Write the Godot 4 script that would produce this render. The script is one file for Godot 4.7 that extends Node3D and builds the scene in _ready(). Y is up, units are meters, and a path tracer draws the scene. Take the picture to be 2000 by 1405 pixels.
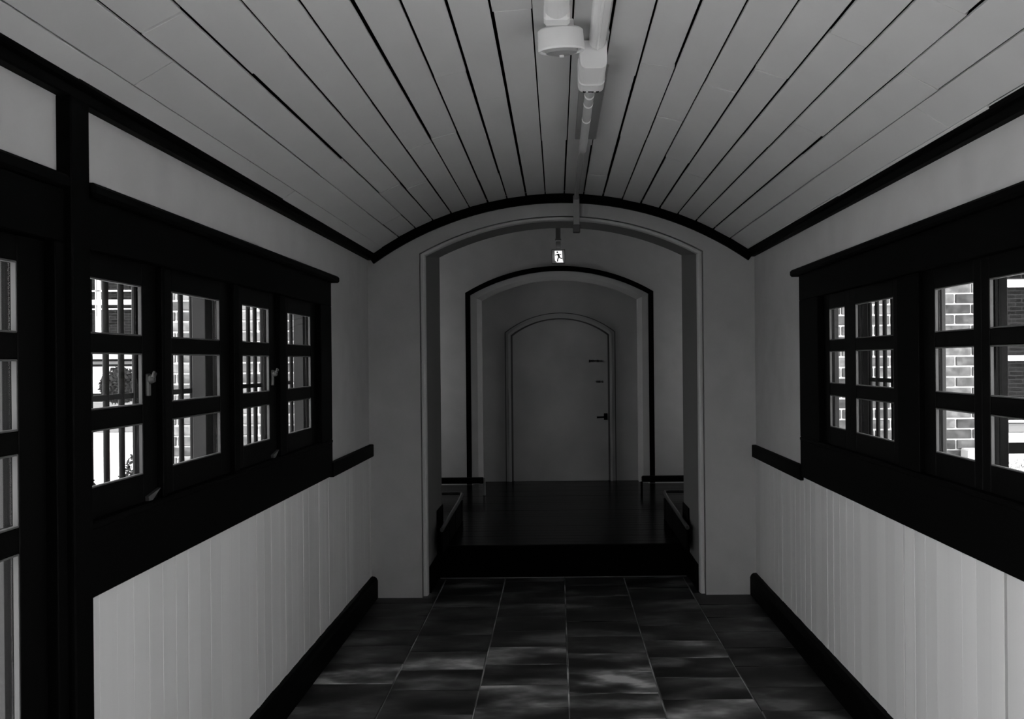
extends Node3D
# Arched, board-ceilinged corridor of an old brick building, seen in black and white.
# World: the eye is at x = 0, y = 1.7; the corridor runs along -z. Distances "d" are metres ahead of the eye.

const EYE := 1.7
const F := 1900.0            # focal length in pixels of a 2000 x 1405 picture
const WL := 1.36             # distance of the wall on each side from the eye
const WR := 1.43
const CX := 0.035            # middle of the vault
const CROWN := 2.90
const RV := 2.411            # radius of the vault
const DE := 7.02             # end wall
const DS := 7.63             # step
const FLOOR2 := 0.255        # level of the hall floor
const DB := 11.45            # back wall of the hall
const BACK := -1.2           # closed rear end of the corridor behind the eye

var M := {}
var rng := RandomNumberGenerator.new()
var box_cache := {}

func _ready() -> void:
	rng.seed = 77
	# ---------------------------------------------------------------- camera
	var cam := Camera3D.new()
	cam.name = "camera"
	cam.projection = Camera3D.PROJECTION_FRUSTUM
	cam.near = 0.05
	cam.far = 200.0
	cam.size = 1405.0 / F * cam.near
	cam.frustum_offset = Vector2(-88.0 / F, 2.5 / F) * cam.near
	cam.position = Vector3(0, EYE, 0)
	cam.rotation = Vector3(0, 0, -0.0095)
	add_child(cam)
	cam.current = true
	# ---------------------------------------------------------------- sky and exposure
	var env := Environment.new()
	env.background_mode = Environment.BG_SKY
	var sky := Sky.new()
	var sm := ProceduralSkyMaterial.new()
	sm.sky_top_color = Color(0.86, 0.86, 0.86)
	sm.sky_horizon_color = Color(1, 1, 1)
	sm.ground_bottom_color = Color(0.5, 0.5, 0.5)
	sm.ground_horizon_color = Color(0.7, 0.7, 0.7)
	sm.sky_curve = 0.2
	sky.sky_material = sm
	env.sky = sky
	env.background_energy_multiplier = 2.2
	env.tonemap_mode = Environment.TONE_MAPPER_LINEAR
	env.tonemap_exposure = 3.3
	env.sdfgi_enabled = true
	env.ssao_enabled = true
	env.ssil_enabled = true
	var we := WorldEnvironment.new()
	we.name = "environment"
	we.environment = env
	add_child(we)
	# high sun from behind the viewer, along the corridor: it lights the paving outside but no window lets it in
	var sun := DirectionalLight3D.new()
	sun.name = "sun"
	sun.light_energy = 0.95
	sun.light_angular_distance = 1.5
	sun.shadow_enabled = true
	sun.sky_mode = DirectionalLight3D.SKY_MODE_LIGHT_ONLY
	sun.rotation = Vector3(deg_to_rad(-66), 0, 0)
	add_child(sun)
	# ---------------------------------------------------------------- the place
	make_materials()
	build_floor()
	build_hall_floor()
	build_side_wall(-1)
	build_side_wall(1)
	build_end_wall()
	build_rear_wall()
	build_ceiling()
	build_trims()
	build_windows()
	build_hall()
	build_outside()
	build_ceiling_things()
	build_hall_things()

# ==================================================================== helpers
func g(lin: float) -> Color:
	return Color(lin, lin, lin).linear_to_srgb()

func mat(called: String, lin: float, rough := 0.8, spec := 0.5) -> StandardMaterial3D:
	var m := StandardMaterial3D.new()
	m.resource_name = called
	m.albedo_color = g(lin)
	m.roughness = rough
	m.metallic_specular = spec
	M[called] = m
	return m

func noise_image(seed_no: int, freq: float, w: int, h: int, stretch: Vector2, lo: float, hi: float, contrast := 1.0, octaves := 4) -> Image:
	var n := FastNoiseLite.new()
	n.seed = seed_no
	n.noise_type = FastNoiseLite.TYPE_SIMPLEX_SMOOTH
	n.frequency = freq
	n.fractal_octaves = octaves
	var im := Image.create(w, h, false, Image.FORMAT_RGB8)
	for y in h:
		for x in w:
			# blended with itself shifted by a whole side, so that the texture repeats without a seam
			var u := float(x) / w
			var v := float(y) / h
			var a := n.get_noise_2d(x * stretch.x, y * stretch.y)
			var b := n.get_noise_2d((x - w) * stretch.x, y * stretch.y)
			var c := n.get_noise_2d(x * stretch.x, (y - h) * stretch.y)
			var e := n.get_noise_2d((x - w) * stretch.x, (y - h) * stretch.y)
			var t: float = lerp(lerp(a, b, u), lerp(c, e, u), v)
			t = clampf(0.5 + t * contrast, 0.0, 1.0)
			var l: float = lo * pow(hi / lo, t)
			im.set_pixel(x, y, g(l))
	return im

func tex(im: Image) -> ImageTexture:
	return ImageTexture.create_from_image(im)

func wear(m: StandardMaterial3D, t: Texture2D, scale: Vector3, offset := Vector3.ZERO) -> void:
	m.albedo_color = Color.WHITE
	m.albedo_texture = t
	m.uv1_triplanar = true
	m.uv1_world_triplanar = true
	m.uv1_scale = scale
	m.uv1_offset = offset

func make_materials() -> void:
	mat("white_plaster", 0.62, 0.75, 0.35)
	wear(M.white_plaster, tex(noise_image(3, 0.02, 256, 256, Vector2(1, 1), 0.44, 0.50)), Vector3(0.6, 0.6, 0.6))
	for i in 6:
		var b := mat("wainscot_paint_%d" % i, 0.60, 0.36, 0.5)
		var l: float = [0.645, 0.66, 0.69, 0.65, 0.70, 0.675][i]
		wear(b, tex(noise_image(11 + i, 0.009, 256, 64, Vector2(1, 0.08), l * 0.95, l * 1.05, 1.2)), Vector3(1.2, 0.3, 1.2), Vector3(i * 0.3, 0, i * 0.17))
		var bump := noise_image(21 + i, 0.012, 256, 64, Vector2(1, 0.06), 0.05, 0.9, 1.2, 2)
		bump.bump_map_to_normal_map(4.0)
		b.normal_enabled = true
		b.normal_texture = tex(bump)
		b.normal_scale = 0.3
	for i in 4:
		var c := mat("ceiling_paint_%d" % i, 0.56, 0.6, 0.4)
		wear(c, tex(noise_image(31 + i, 0.02, 128, 128, Vector2(1, 0.4), 0.57 + 0.004 * i, 0.62 + 0.004 * i)), Vector3(1.1, 1.1, 1.1), Vector3(i * 0.21, 0, 0))
	mat("gap_shadow_board", 0.006, 0.9, 0.1)
	mat("black_timber", 0.0016, 0.6, 0.12)
	mat("black_sash", 0.0016, 0.5, 0.15)
	mat("lit_edge_grey", 0.075, 0.6, 0.4)  # paler than the sash: daylight caught on its edges, put into the colour
	mat("grey_casing", 0.042, 0.7, 0.3)
	mat("iron", 0.003, 0.6, 0.2)
	mat("dull_brass", 0.07, 0.4, 0.5)
	var gl := StandardMaterial3D.new()
	gl.resource_name = "glass"
	gl.albedo_color = Color(0.03, 0.03, 0.03, 0.02)
	gl.transparency = BaseMaterial3D.TRANSPARENCY_ALPHA
	gl.roughness = 0.02
	gl.metallic_specular = 0.25
	M["glass"] = gl
	mat("grout", 0.2, 0.95, 0.2)
	wear(M.grout, tex(noise_image(50, 0.02, 256, 256, Vector2(1, 1), 0.15, 0.85, 1.3)), Vector3(0.5, 0.5, 0.5))
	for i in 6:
		# 0..2 the darker tiles along the walls, 3..5 paler ones, commoner in the middle and near the eye
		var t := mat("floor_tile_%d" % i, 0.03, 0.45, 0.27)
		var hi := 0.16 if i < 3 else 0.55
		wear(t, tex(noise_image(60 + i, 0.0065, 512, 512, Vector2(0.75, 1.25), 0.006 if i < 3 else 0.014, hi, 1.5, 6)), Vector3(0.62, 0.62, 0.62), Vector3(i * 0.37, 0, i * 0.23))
	for i in 3:
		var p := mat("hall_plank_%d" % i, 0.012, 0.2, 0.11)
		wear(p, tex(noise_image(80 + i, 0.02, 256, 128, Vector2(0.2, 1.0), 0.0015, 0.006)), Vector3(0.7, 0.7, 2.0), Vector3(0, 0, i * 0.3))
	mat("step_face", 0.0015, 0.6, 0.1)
	mat("metal_strip", 0.25, 0.3, 0.5)
	M.metal_strip.metallic = 0.8
	mat("white_plastic", 0.88, 0.4, 0.5)
	mat("grey_plastic", 0.3, 0.5, 0.5)
	mat("jamb_shade", 0.2, 0.8, 0.3)  # shade inside the arch put into a darker tone than the plaster
	mat("trim_paint", 0.62, 0.6, 0.4)
	mat("tube_cover", 0.55, 0.25, 0.5)
	mat("shade_plate", 0.25, 0.5, 0.4)  # grey of the plate that stands for the shade beside the tube
	mat("dark_hole", 0.003, 0.9, 0.1)
	for i in 5:
		var b := mat("brick_%d" % i, 0.2, 0.9, 0.2)
		var lo := [0.05, 0.065, 0.08, 0.10, 0.04][i] as float
		wear(b, tex(noise_image(90 + i, 0.03, 128, 128, Vector2(1, 1), lo, lo * 2.4, 1.2)), Vector3(3, 3, 3), Vector3(i * 0.4, i * 0.3, 0))
	mat("mortar", 0.72, 0.95, 0.1)
	mat("pale_stone", 0.75, 0.85, 0.2)
	mat("pale_ground", 0.62, 0.95, 0.1)
	wear(M.pale_ground, tex(noise_image(101, 0.02, 256, 256, Vector2(1, 1), 0.5, 0.72)), Vector3(0.4, 0.4, 0.4))
	mat("far_render", 0.82, 0.9, 0.1)
	mat("kerb_grey", 0.12, 0.9, 0.1)
	var fb := mat("far_brick", 0.06, 0.95, 0.08)
	fb.albedo_color = Color.WHITE
	fb.albedo_texture = tex(brick_picture())
	fb.uv1_triplanar = true
	fb.uv1_world_triplanar = true
	fb.uv1_scale = Vector3(1.06, 1.67, 1.06)
	mat("leaf", 0.014, 0.8, 0.15)
	M.leaf.backlight_enabled = true
	M.leaf.backlight = g(0.008)
	M.leaf.cull_mode = BaseMaterial3D.CULL_DISABLED
	mat("leaf_pale", 0.3, 0.7, 0.3)
	mat("twig", 0.04, 0.9, 0.2)
	var gw := mat("lit_sign", 0.5, 0.5, 0.3)
	gw.emission_enabled = true
	gw.emission = Color(1, 1, 1)
	gw.emission_energy_multiplier = 0.24
	mat("sign_case", 0.10, 0.4, 0.5)
	mat("door_paint", 0.42, 0.5, 0.4)
	wear(M.door_paint, tex(noise_image(120, 0.02, 128, 128, Vector2(1, 1), 0.38, 0.46)), Vector3(0.6, 0.6, 0.6))
	mat("rail_grey", 0.04, 0.3, 0.5)

func brick_picture() -> Image:
	# eight courses of far-off brickwork: 0.9 m x 0.6 m
	var im := Image.create(256, 256, false, Image.FORMAT_RGB8)
	var r := RandomNumberGenerator.new()
	r.seed = 5
	im.fill(g(0.016))
	for c in 8:
		var y0 := c * 32
		for k in 5:
			var x0 := k * 64 + (0 if c % 2 == 0 else -32)
			var tone := g(r.randf_range(0.002, 0.008))
			im.fill_rect(Rect2i(maxi(x0 + 2, 0), y0 + 3, mini(60, x0 + 62), 26), tone)
	return im

# ---- mesh building. Front faces run clockwise; quad() turns each face towards the normal given.
func tri(st: SurfaceTool, a: Vector3, b: Vector3, c: Vector3, n: Vector3) -> void:
	var pts := [a, b, c]
	if (b - a).cross(c - a).dot(n) > 0:
		pts = [a, c, b]
	for p: Vector3 in pts:
		st.set_normal(n)
		st.set_uv(Vector2(p.x + p.z, p.y))
		st.add_vertex(p)

func quad(st: SurfaceTool, a: Vector3, b: Vector3, c: Vector3, d: Vector3, n: Vector3) -> void:
	tri(st, a, b, c, n)
	tri(st, a, c, d, n)

func quad_smooth(st: SurfaceTool, p: Array, n: Array) -> void:
	var mean: Vector3 = n[0] + n[1] + n[2] + n[3]
	for t in [[0, 1, 2], [0, 2, 3]]:
		var o: Array = t
		if (p[t[1]] - p[t[0]]).cross(p[t[2]] - p[t[0]]).dot(mean) > 0:
			o = [t[0], t[2], t[1]]
		for i in o:
			st.set_normal((n[i] as Vector3).normalized())
			st.set_uv(Vector2(p[i].x, p[i].y))
			st.add_vertex(p[i])

func begin() -> SurfaceTool:
	var st := SurfaceTool.new()
	st.begin(Mesh.PRIMITIVE_TRIANGLES)
	return st

func add_box(st: SurfaceTool, lo: Vector3, hi: Vector3, bevel := 0.0, turn := Transform3D()) -> void:
	var a := Vector3(minf(lo.x, hi.x), minf(lo.y, hi.y), minf(lo.z, hi.z))
	var b := Vector3(maxf(lo.x, hi.x), maxf(lo.y, hi.y), maxf(lo.z, hi.z))
	var mid := (a + b) / 2
	var h := (b - a) / 2
	var c := minf(bevel, minf(h.x, minf(h.y, h.z)) * 0.9)
	var v := func(s: Vector3, k: int) -> Vector3:
		var q := Vector3(s.x * (h.x - c), s.y * (h.y - c), s.z * (h.z - c))
		q[k] = s[k] * h[k]
		return turn * (mid + q)
	for k in 3:
		var i := (k + 1) % 3
		var j := (k + 2) % 3
		for sk in [-1.0, 1.0]:
			var n := Vector3.ZERO
			n[k] = sk
			var q := []
			for ij in [[-1, -1], [1, -1], [1, 1], [-1, 1]]:
				var s := Vector3.ZERO
				s[k] = sk
				s[i] = ij[0]
				s[j] = ij[1]
				q.append(v.call(s, k))
			quad(st, q[0], q[1], q[2], q[3], turn.basis * n)
	if c <= 0.0:
		return
	for k in 3:
		var i := (k + 1) % 3
		var j := (k + 2) % 3
		for si in [-1.0, 1.0]:
			for sj in [-1.0, 1.0]:
				var s0 := Vector3.ZERO
				s0[i] = si
				s0[j] = sj
				var n := s0.normalized()
				var s1 := s0
				s0[k] = -1
				s1[k] = 1
				quad(st, v.call(s0, i), v.call(s1, i), v.call(s1, j), v.call(s0, j), turn.basis * n)
	for sx in [-1.0, 1.0]:
		for sy in [-1.0, 1.0]:
			for sz in [-1.0, 1.0]:
				var s := Vector3(sx, sy, sz)
				tri(st, v.call(s, 0), v.call(s, 1), v.call(s, 2), turn.basis * s.normalized())

func extrude(st: SurfaceTool, poly: PackedVector2Array, z0: float, z1: float, turn := Transform3D(), caps := true) -> void:
	# a polygon in x, y pulled from z0 to z1
	var idx := Geometry2D.triangulate_polygon(poly)
	var zn := maxf(z0, z1)
	var zf := minf(z0, z1)
	if caps:
		for i in range(0, idx.size(), 3):
			var q := [poly[idx[i]], poly[idx[i + 1]], poly[idx[i + 2]]]
			for e in [[zn, 1.0], [zf, -1.0]]:
				tri(st, turn * Vector3(q[0].x, q[0].y, e[0]), turn * Vector3(q[1].x, q[1].y, e[0]), turn * Vector3(q[2].x, q[2].y, e[0]), turn.basis * Vector3(0, 0, e[1]))
	var sgn := -1.0 if Geometry2D.is_polygon_clockwise(poly) else 1.0
	for i in poly.size():
		var a := poly[i]
		var b := poly[(i + 1) % poly.size()]
		if a.distance_to(b) < 1e-6:
			continue
		var e := (b - a).normalized()
		var n := Vector3(e.y, -e.x, 0) * sgn
		quad(st, turn * Vector3(a.x, a.y, zn), turn * Vector3(b.x, b.y, zn), turn * Vector3(b.x, b.y, zf), turn * Vector3(a.x, a.y, zf), turn.basis * n)

func lathe(st: SurfaceTool, prof: Array, seg := 24, turn := Transform3D()) -> void:
	# prof: Vector2(radius, height) round the y axis; each span gets its own crease
	for k in prof.size() - 1:
		var a: Vector2 = prof[k]
		var b: Vector2 = prof[k + 1]
		var d := (b - a).normalized()
		var nn := Vector2(d.y, -d.x)
		for i in seg:
			var t0 := TAU * i / seg
			var t1 := TAU * (i + 1) / seg
			var p := []
			var n := []
			for q in [[a, t0], [a, t1], [b, t1], [b, t0]]:
				var r: Vector2 = q[0]
				var t: float = q[1]
				p.append(turn * Vector3(r.x * cos(t), r.y, r.x * sin(t)))
				n.append(turn.basis * Vector3(nn.x * cos(t), nn.y, nn.x * sin(t)))
			quad_smooth(st, p, n)

func tube(st: SurfaceTool, pts: Array, r: float, seg := 10) -> void:
	var rings := []
	var ups := []
	for i in pts.size():
		var t: Vector3 = (pts[mini(i + 1, pts.size() - 1)] - pts[maxi(i - 1, 0)]).normalized()
		var u := t.cross(Vector3.UP if absf(t.y) < 0.9 else Vector3.RIGHT).normalized()
		var w := u.cross(t).normalized()
		var ring := []
		var nr := []
		for k in seg:
			var a := TAU * k / seg
			var n := u * cos(a) + w * sin(a)
			nr.append(n)
			ring.append(pts[i] + n * r)
		rings.append(ring)
		ups.append(nr)
	for i in pts.size() - 1:
		for k in seg:
			var j := (k + 1) % seg
			quad_smooth(st, [rings[i][k], rings[i][j], rings[i + 1][j], rings[i + 1][k]], [ups[i][k], ups[i][j], ups[i + 1][j], ups[i + 1][k]])
	for e in [0, pts.size() - 1]:
		var dir: Vector3 = (pts[1] - pts[0]) if e == 0 else (pts[e - 1] - pts[e])
		for k in seg:
			tri(st, pts[e], rings[e][k], rings[e][(k + 1) % seg], -dir.normalized())

# ---- nodes
func obj(called: String, st: SurfaceTool, m: Material, parent: Node = self) -> MeshInstance3D:
	return put(called, st.commit(), m, parent)

func put(called: String, mesh: Mesh, m: Material, parent: Node = self, at := Vector3.ZERO) -> MeshInstance3D:
	var o := MeshInstance3D.new()
	o.name = called
	o.mesh = mesh
	o.material_override = m
	o.position = at
	parent.add_child(o, true)
	return o

func root(called: String, at := Vector3.ZERO) -> Node3D:
	var o := Node3D.new()
	o.name = called
	o.position = at
	add_child(o, true)
	return o

func sub(called: String, parent: Node) -> Node3D:
	var o := Node3D.new()
	o.name = called
	parent.add_child(o, true)
	return o

func tag(o: Node, label: String, category: String, group := "") -> Node:
	o.set_meta("label", label)
	o.set_meta("category", category)
	if group:
		o.set_meta("group", group)
	return o

func struct(o: Node, label: String, category: String) -> Node:
	o.set_meta("kind", "structure")
	return tag(o, label, category)

func cached_box(size: Vector3, bevel: float) -> ArrayMesh:
	var key := "%.4f %.4f %.4f %.4f" % [size.x, size.y, size.z, bevel]
	if not box_cache.has(key):
		var st := begin()
		add_box(st, -size / 2, size / 2, bevel)
		box_cache[key] = st.commit()
	return box_cache[key]

# a point on a side wall: s = -1 or 1, t = depth outwards from the wall's face
func W(s: int, t: float, y: float, d: float) -> Vector3:
	return Vector3(s * ((WL if s < 0 else WR) + t), y, -d)

func wbox(st: SurfaceTool, s: int, t0: float, t1: float, y0: float, y1: float, d0: float, d1: float, bevel := 0.0) -> void:
	add_box(st, W(s, t0, y0, d0), W(s, t1, y1, d1), bevel)

func piece(called: String, parent: Node, m: Material, s: int, t0: float, t1: float, y0: float, y1: float, d0: float, d1: float, bevel := 0.003) -> MeshInstance3D:
	var st := begin()
	wbox(st, s, t0, t1, y0, y1, d0, d1, bevel)
	return obj(called, st, m, parent)

func vault_y(x: float, r := RV) -> float:
	var q := x - CX
	return CROWN - RV + sqrt(maxf(r * r - q * q, 0.0))

func arch(x0: float, x1: float, spring: float, crown: float, n := 24) -> PackedVector2Array:
	# points of a segmental arch from x0 to x1
	var half := (x1 - x0) / 2
	var rise := crown - spring
	var r := (half * half + rise * rise) / (2 * rise)
	var c := Vector2((x0 + x1) / 2, crown - r)
	var a := asin(clampf(half / r, -1, 1))
	var out := PackedVector2Array()
	for i in n + 1:
		var t: float = lerp(-a, a, float(i) / n)
		out.append(c + Vector2(sin(t), cos(t)) * r)
	return out

func arch_outline(x0: float, x1: float, base: float, spring: float, crown: float, n := 24) -> PackedVector2Array:
	var out := PackedVector2Array([Vector2(x0, base)])
	out.append_array(arch(x0, x1, spring, crown, n))
	out.append(Vector2(x1, base))
	return out

func portal(outer: PackedVector2Array, inner: PackedVector2Array) -> PackedVector2Array:
	# an upside-down U: outer outline there, inner outline back
	var out := outer.duplicate()
	for i in inner.size():
		out.append(inner[inner.size() - 1 - i])
	return out

func loft(st: SurfaceTool, a: PackedVector2Array, za: float, b: PackedVector2Array, zb: float, centre: Vector2) -> void:
	# the surface between two outlines, facing the middle of the opening
	for i in a.size() - 1:
		var p0 := Vector3(a[i].x, a[i].y, za)
		var p1 := Vector3(a[i + 1].x, a[i + 1].y, za)
		var q0 := Vector3(b[i].x, b[i].y, zb)
		var q1 := Vector3(b[i + 1].x, b[i + 1].y, zb)
		var n := (p1 - p0).cross(q0 - p0).normalized()
		var mid := (p0 + p1 + q0 + q1) / 4
		var to := Vector3(centre.x - mid.x, centre.y - mid.y, 0)
		if n.dot(to) < 0:
			n = -n
		quad(st, p0, p1, q1, q0, n)

# ==================================================================== setting
func build_floor() -> void:
	var st := begin()
	add_box(st, Vector3(-WL - 0.13, -0.12, -DS), Vector3(WR + 0.13, -0.007, -BACK + 0.2))
	var fl := obj("floor", st, M.grout)
	struct(fl, "worn dark stone tile floor with pale joints along the corridor", "floor")
	var xs := [-1.36, -0.883, -0.42, 0.043, 0.506, 0.969, 1.43]
	var phase := [0.06, 0.28, 0.018, 0.216, 0.115, 0.29]
	for c in 6:
		var x0: float = xs[c]
		var x1: float = xs[c + 1]
		var d: float = 1.0 + phase[c]
		while d < DS:
			var d1 := minf(d + 0.341, DS)
			if d1 - d > 0.05:
				var w := x1 - x0 - rng.randf_range(0.005, 0.009)
				var l := d1 - d - rng.randf_range(0.003, 0.009)
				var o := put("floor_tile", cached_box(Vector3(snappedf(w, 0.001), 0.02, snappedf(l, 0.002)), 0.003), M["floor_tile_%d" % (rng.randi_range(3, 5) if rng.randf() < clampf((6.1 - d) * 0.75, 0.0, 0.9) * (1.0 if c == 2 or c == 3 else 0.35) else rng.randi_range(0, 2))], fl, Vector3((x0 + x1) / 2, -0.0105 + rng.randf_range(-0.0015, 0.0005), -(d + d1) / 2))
				o.rotation = Vector3(rng.randf_range(-0.004, 0.004), 0, rng.randf_range(-0.003, 0.003))
			d += 0.341
	# plain run of the same paving behind the eye
	var st2 := begin()
	add_box(st2, Vector3(-WL, -0.02, -1.0), Vector3(WR, -0.001, -BACK))
	obj("rear_paving", st2, M.floor_tile_0, fl)

func build_hall_floor() -> void:
	var st := begin()
	add_box(st, Vector3(-3.0, -0.12, -(DS + 0.02)), Vector3(3.2, FLOOR2 - 0.025, -12.0))
	var fl := obj("floor_hall", st, M.step_face)
	struct(fl, "raised hall floor of glossy dark planks beyond the arch", "floor")
	var d := DS + 0.02
	var i := 0
	while d < 11.66:
		var d1 := minf(d + 0.125, 11.68)
		var x0 := -2.95
		var x1 := 3.12
		if d < 8.05:
			x0 = -0.948
			x1 = 1.02
		if d1 > DB - 0.02:
			x0 = -1.0
			x1 = 1.06
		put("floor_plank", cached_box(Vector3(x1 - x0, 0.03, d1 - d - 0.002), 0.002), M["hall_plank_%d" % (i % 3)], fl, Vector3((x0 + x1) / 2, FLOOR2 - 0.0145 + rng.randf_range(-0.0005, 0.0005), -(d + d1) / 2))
		d = d1 + 0.0001
		i += 1
	var r := begin()
	add_box(r, Vector3(-0.95, 0, -(DS - 0.005)), Vector3(1.022, FLOOR2 - 0.03, -(DS + 0.02)), 0.002)
	obj("step_riser", r, M.step_face, fl)
	var n := begin()
	add_box(n, Vector3(-0.95, FLOOR2 - 0.032, -(DS - 0.02)), Vector3(1.022, FLOOR2 + 0.001, -(DS + 0.03)), 0.006)
	obj("step_nosing", n, M.step_face, fl)
	var m := begin()
	add_box(m, Vector3(-0.93, 0.0005, -(DS - 0.012)), Vector3(1.0, 0.007, -(DS - 0.006)), 0.001)
	obj("metal_strip", m, M.metal_strip, fl)

func build_side_wall(s: int) -> void:
	var w := root("wall_left" if s < 0 else "wall_right")
	struct(w, "white wall with vertical boards below the windows, " + ("beside the glazed door" if s < 0 else "with open board joints"), "wall")
	var pl: Material = M.white_plaster
	var far := 5.78 if s < 0 else 5.65
	var near := 2.72 if s < 0 else 2.55
	var sill := 1.03 if s < 0 else 1.01
	var top := 2.19
	piece("plaster_band", w, pl, s, 0, 0.13, top, 2.72, BACK, DE, 0)
	piece("plaster_panel", w, pl, s, 0, 0.13, sill, top, far, DE, 0)
	piece("lintel_backing", w, pl, s, 0.09, 0.13, 2.02, top + 0.02, near, far, 0)
	# dado: backing and boards
	piece("dado_backing", w, M.gap_shadow_board, s, 0.004, 0.13, -0.1, sill, near, DE, 0)
	var d := 3.09 - 0.1145 * 5
	var first := 2.76 if s < 0 else 2.55
	while d < DE - 0.01:
		var d0 := maxf(d, first)
		var d1 := minf(d + 0.1145, DE)
		if d1 - d0 > 0.03:
			var gap := 0.0006
			if s > 0 and absf(d0 - 3.09) < 0.02:
				gap = 0.022
			elif s > 0 and absf(d0 - 4.006) < 0.02:
				gap = 0.010
			elif rng.randf() < 0.15:
				gap = 0.0025
			var st := begin()
			var half := Vector3(0.006, (sill - 0.0) / 2, (d1 - d0 - gap) / 2)
			add_box(st, -half, half, 0.0012)
			var o := obj("wainscot_board", st, M["wainscot_paint_%d" % rng.randi_range(0, 5)], w)
			o.position = W(s, -0.002 + rng.randf_range(-0.001, 0.001), sill / 2, (d0 + d1 + gap) / 2)
			o.rotation.y = rng.randf_range(-0.02, 0.02)
		d += 0.1145
	# further along, behind the eye: wall below and between the openings
	piece("plaster_panel", w, pl, s, 0, 0.13, -0.1, top, BACK, -0.55, 0)
	if s > 0:
		piece("plaster_panel", w, pl, s, 0, 0.13, -0.1, top, 2.2, 2.55, 0)

func build_end_wall() -> void:
	var w := root("wall_end")
	struct(w, "white end wall with a wide stepped segmental arch into the hall", "wall")
	# front leaf, up to the vault
	var outer := PackedVector2Array([Vector2(-1.50, -0.1), Vector2(-1.50, 2.3)])
	for i in 33:
		var x: float = lerp(-WL - 0.14, WR + 0.14, i / 32.0)
		outer.append(Vector2(x, vault_y(x) + 0.10))
	outer.append(Vector2(WR + 0.14, -0.1))
	var op1 := arch_outline(-0.988, 1.060, -0.1, 2.484, 2.746)
	var op2 := arch_outline(-0.953, 1.025, -0.1, 2.472, 2.722)
	var op3 := arch_outline(-0.953, 1.025, -0.1, 2.553, 2.785)
	var st := begin()
	extrude(st, portal(outer, op1), -DE, -(DE + 0.085))
	obj("wall_face", st, M.white_plaster, w)
	# moulded rebate round the arch: a shallow return, then a band with a rounded nose
	var ret := begin()
	loft(ret, op1, -(DE + 0.001), arch_outline(-0.986, 1.058, -0.1, 2.483, 2.744), -(DE + 0.045), Vector2(CX, 1.4))
	obj("arch_return", ret, M.jamb_shade, w)  # darker tone draws the line of shade round the arch
	var band := begin()
	var steps := [[0.0, 0.045], [0.008, 0.040], [0.022, 0.040], [0.030, 0.046], [0.034, 0.060], [0.035, 0.10]]
	for i in steps.size() - 1:
		var q0: Array = steps[i]
		var q1: Array = steps[i + 1]
		var e0: float = q0[0]
		var e1: float = q1[0]
		var oa := arch_outline(-0.988 + e0, 1.060 - e0, 0.0, 2.484 - e0 * 0.35, 2.746 - e0 * 0.7)
		var ob := arch_outline(-0.988 + e1, 1.060 - e1, 0.0, 2.484 - e1 * 0.35, 2.746 - e1 * 0.7)
		if i == 1:
			for k in oa.size() - 1:
				quad(band, Vector3(oa[k].x, oa[k].y, -(DE + q0[1])), Vector3(oa[k + 1].x, oa[k + 1].y, -(DE + q0[1])), Vector3(ob[k + 1].x, ob[k + 1].y, -(DE + q1[1])), Vector3(ob[k].x, ob[k].y, -(DE + q1[1])), Vector3(0, 0, 1))
		else:
			loft(band, oa, -(DE + q0[1]), ob, -(DE + q1[1]), Vector2(CX, 1.4) if i > 0 else Vector2(CX, 1.4))
	obj("arch_moulding", band, M.trim_paint, w)
	# thick inner leaf: straight jambs, soffit rising towards the hall
	var outer2 := PackedVector2Array([Vector2(-1.50, -0.1), Vector2(-1.50, 3.4), Vector2(1.57, 3.4), Vector2(1.57, -0.1)])
	var body := begin()
	var po := portal(outer2, op2)
	for pair in [[op2, -(DE + 0.10), 1.0], [op3, -7.95, -1.0]]:
		var pp: PackedVector2Array = portal(outer2, pair[0])
		var idx := Geometry2D.triangulate_polygon(pp)
		for i in range(0, idx.size(), 3):
			tri(body, Vector3(pp[idx[i]].x, pp[idx[i]].y, pair[1]), Vector3(pp[idx[i + 1]].x, pp[idx[i + 1]].y, pair[1]), Vector3(pp[idx[i + 2]].x, pp[idx[i + 2]].y, pair[1]), Vector3(0, 0, pair[2]))
	loft(body, op2, -(DE + 0.10), op3, -7.95, Vector2(CX, 1.4))
	for sx in [-1.50, 1.57]:
		quad(body, Vector3(sx, -0.1, -(DE + 0.10)), Vector3(sx, 3.4, -(DE + 0.10)), Vector3(sx, 3.4, -7.95), Vector3(sx, -0.1, -7.95), Vector3(signf(sx), 0, 0))
	quad(body, Vector3(-1.5, 3.4, -(DE + 0.1)), Vector3(1.57, 3.4, -(DE + 0.1)), Vector3(1.57, 3.4, -7.95), Vector3(-1.5, 3.4, -7.95), Vector3.UP)
	obj("arch_jamb", body, M.jamb_shade, w)  # shade of jambs and soffit is in their tone

func build_rear_wall() -> void:
	var st := begin()
	add_box(st, Vector3(-WL - 0.13, -0.1, -BACK), Vector3(WR + 0.13, 3.2, -BACK + 0.15))
	struct(obj("wall_rear", st, M.white_plaster), "white rear wall of the corridor behind the viewer", "wall")

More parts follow.
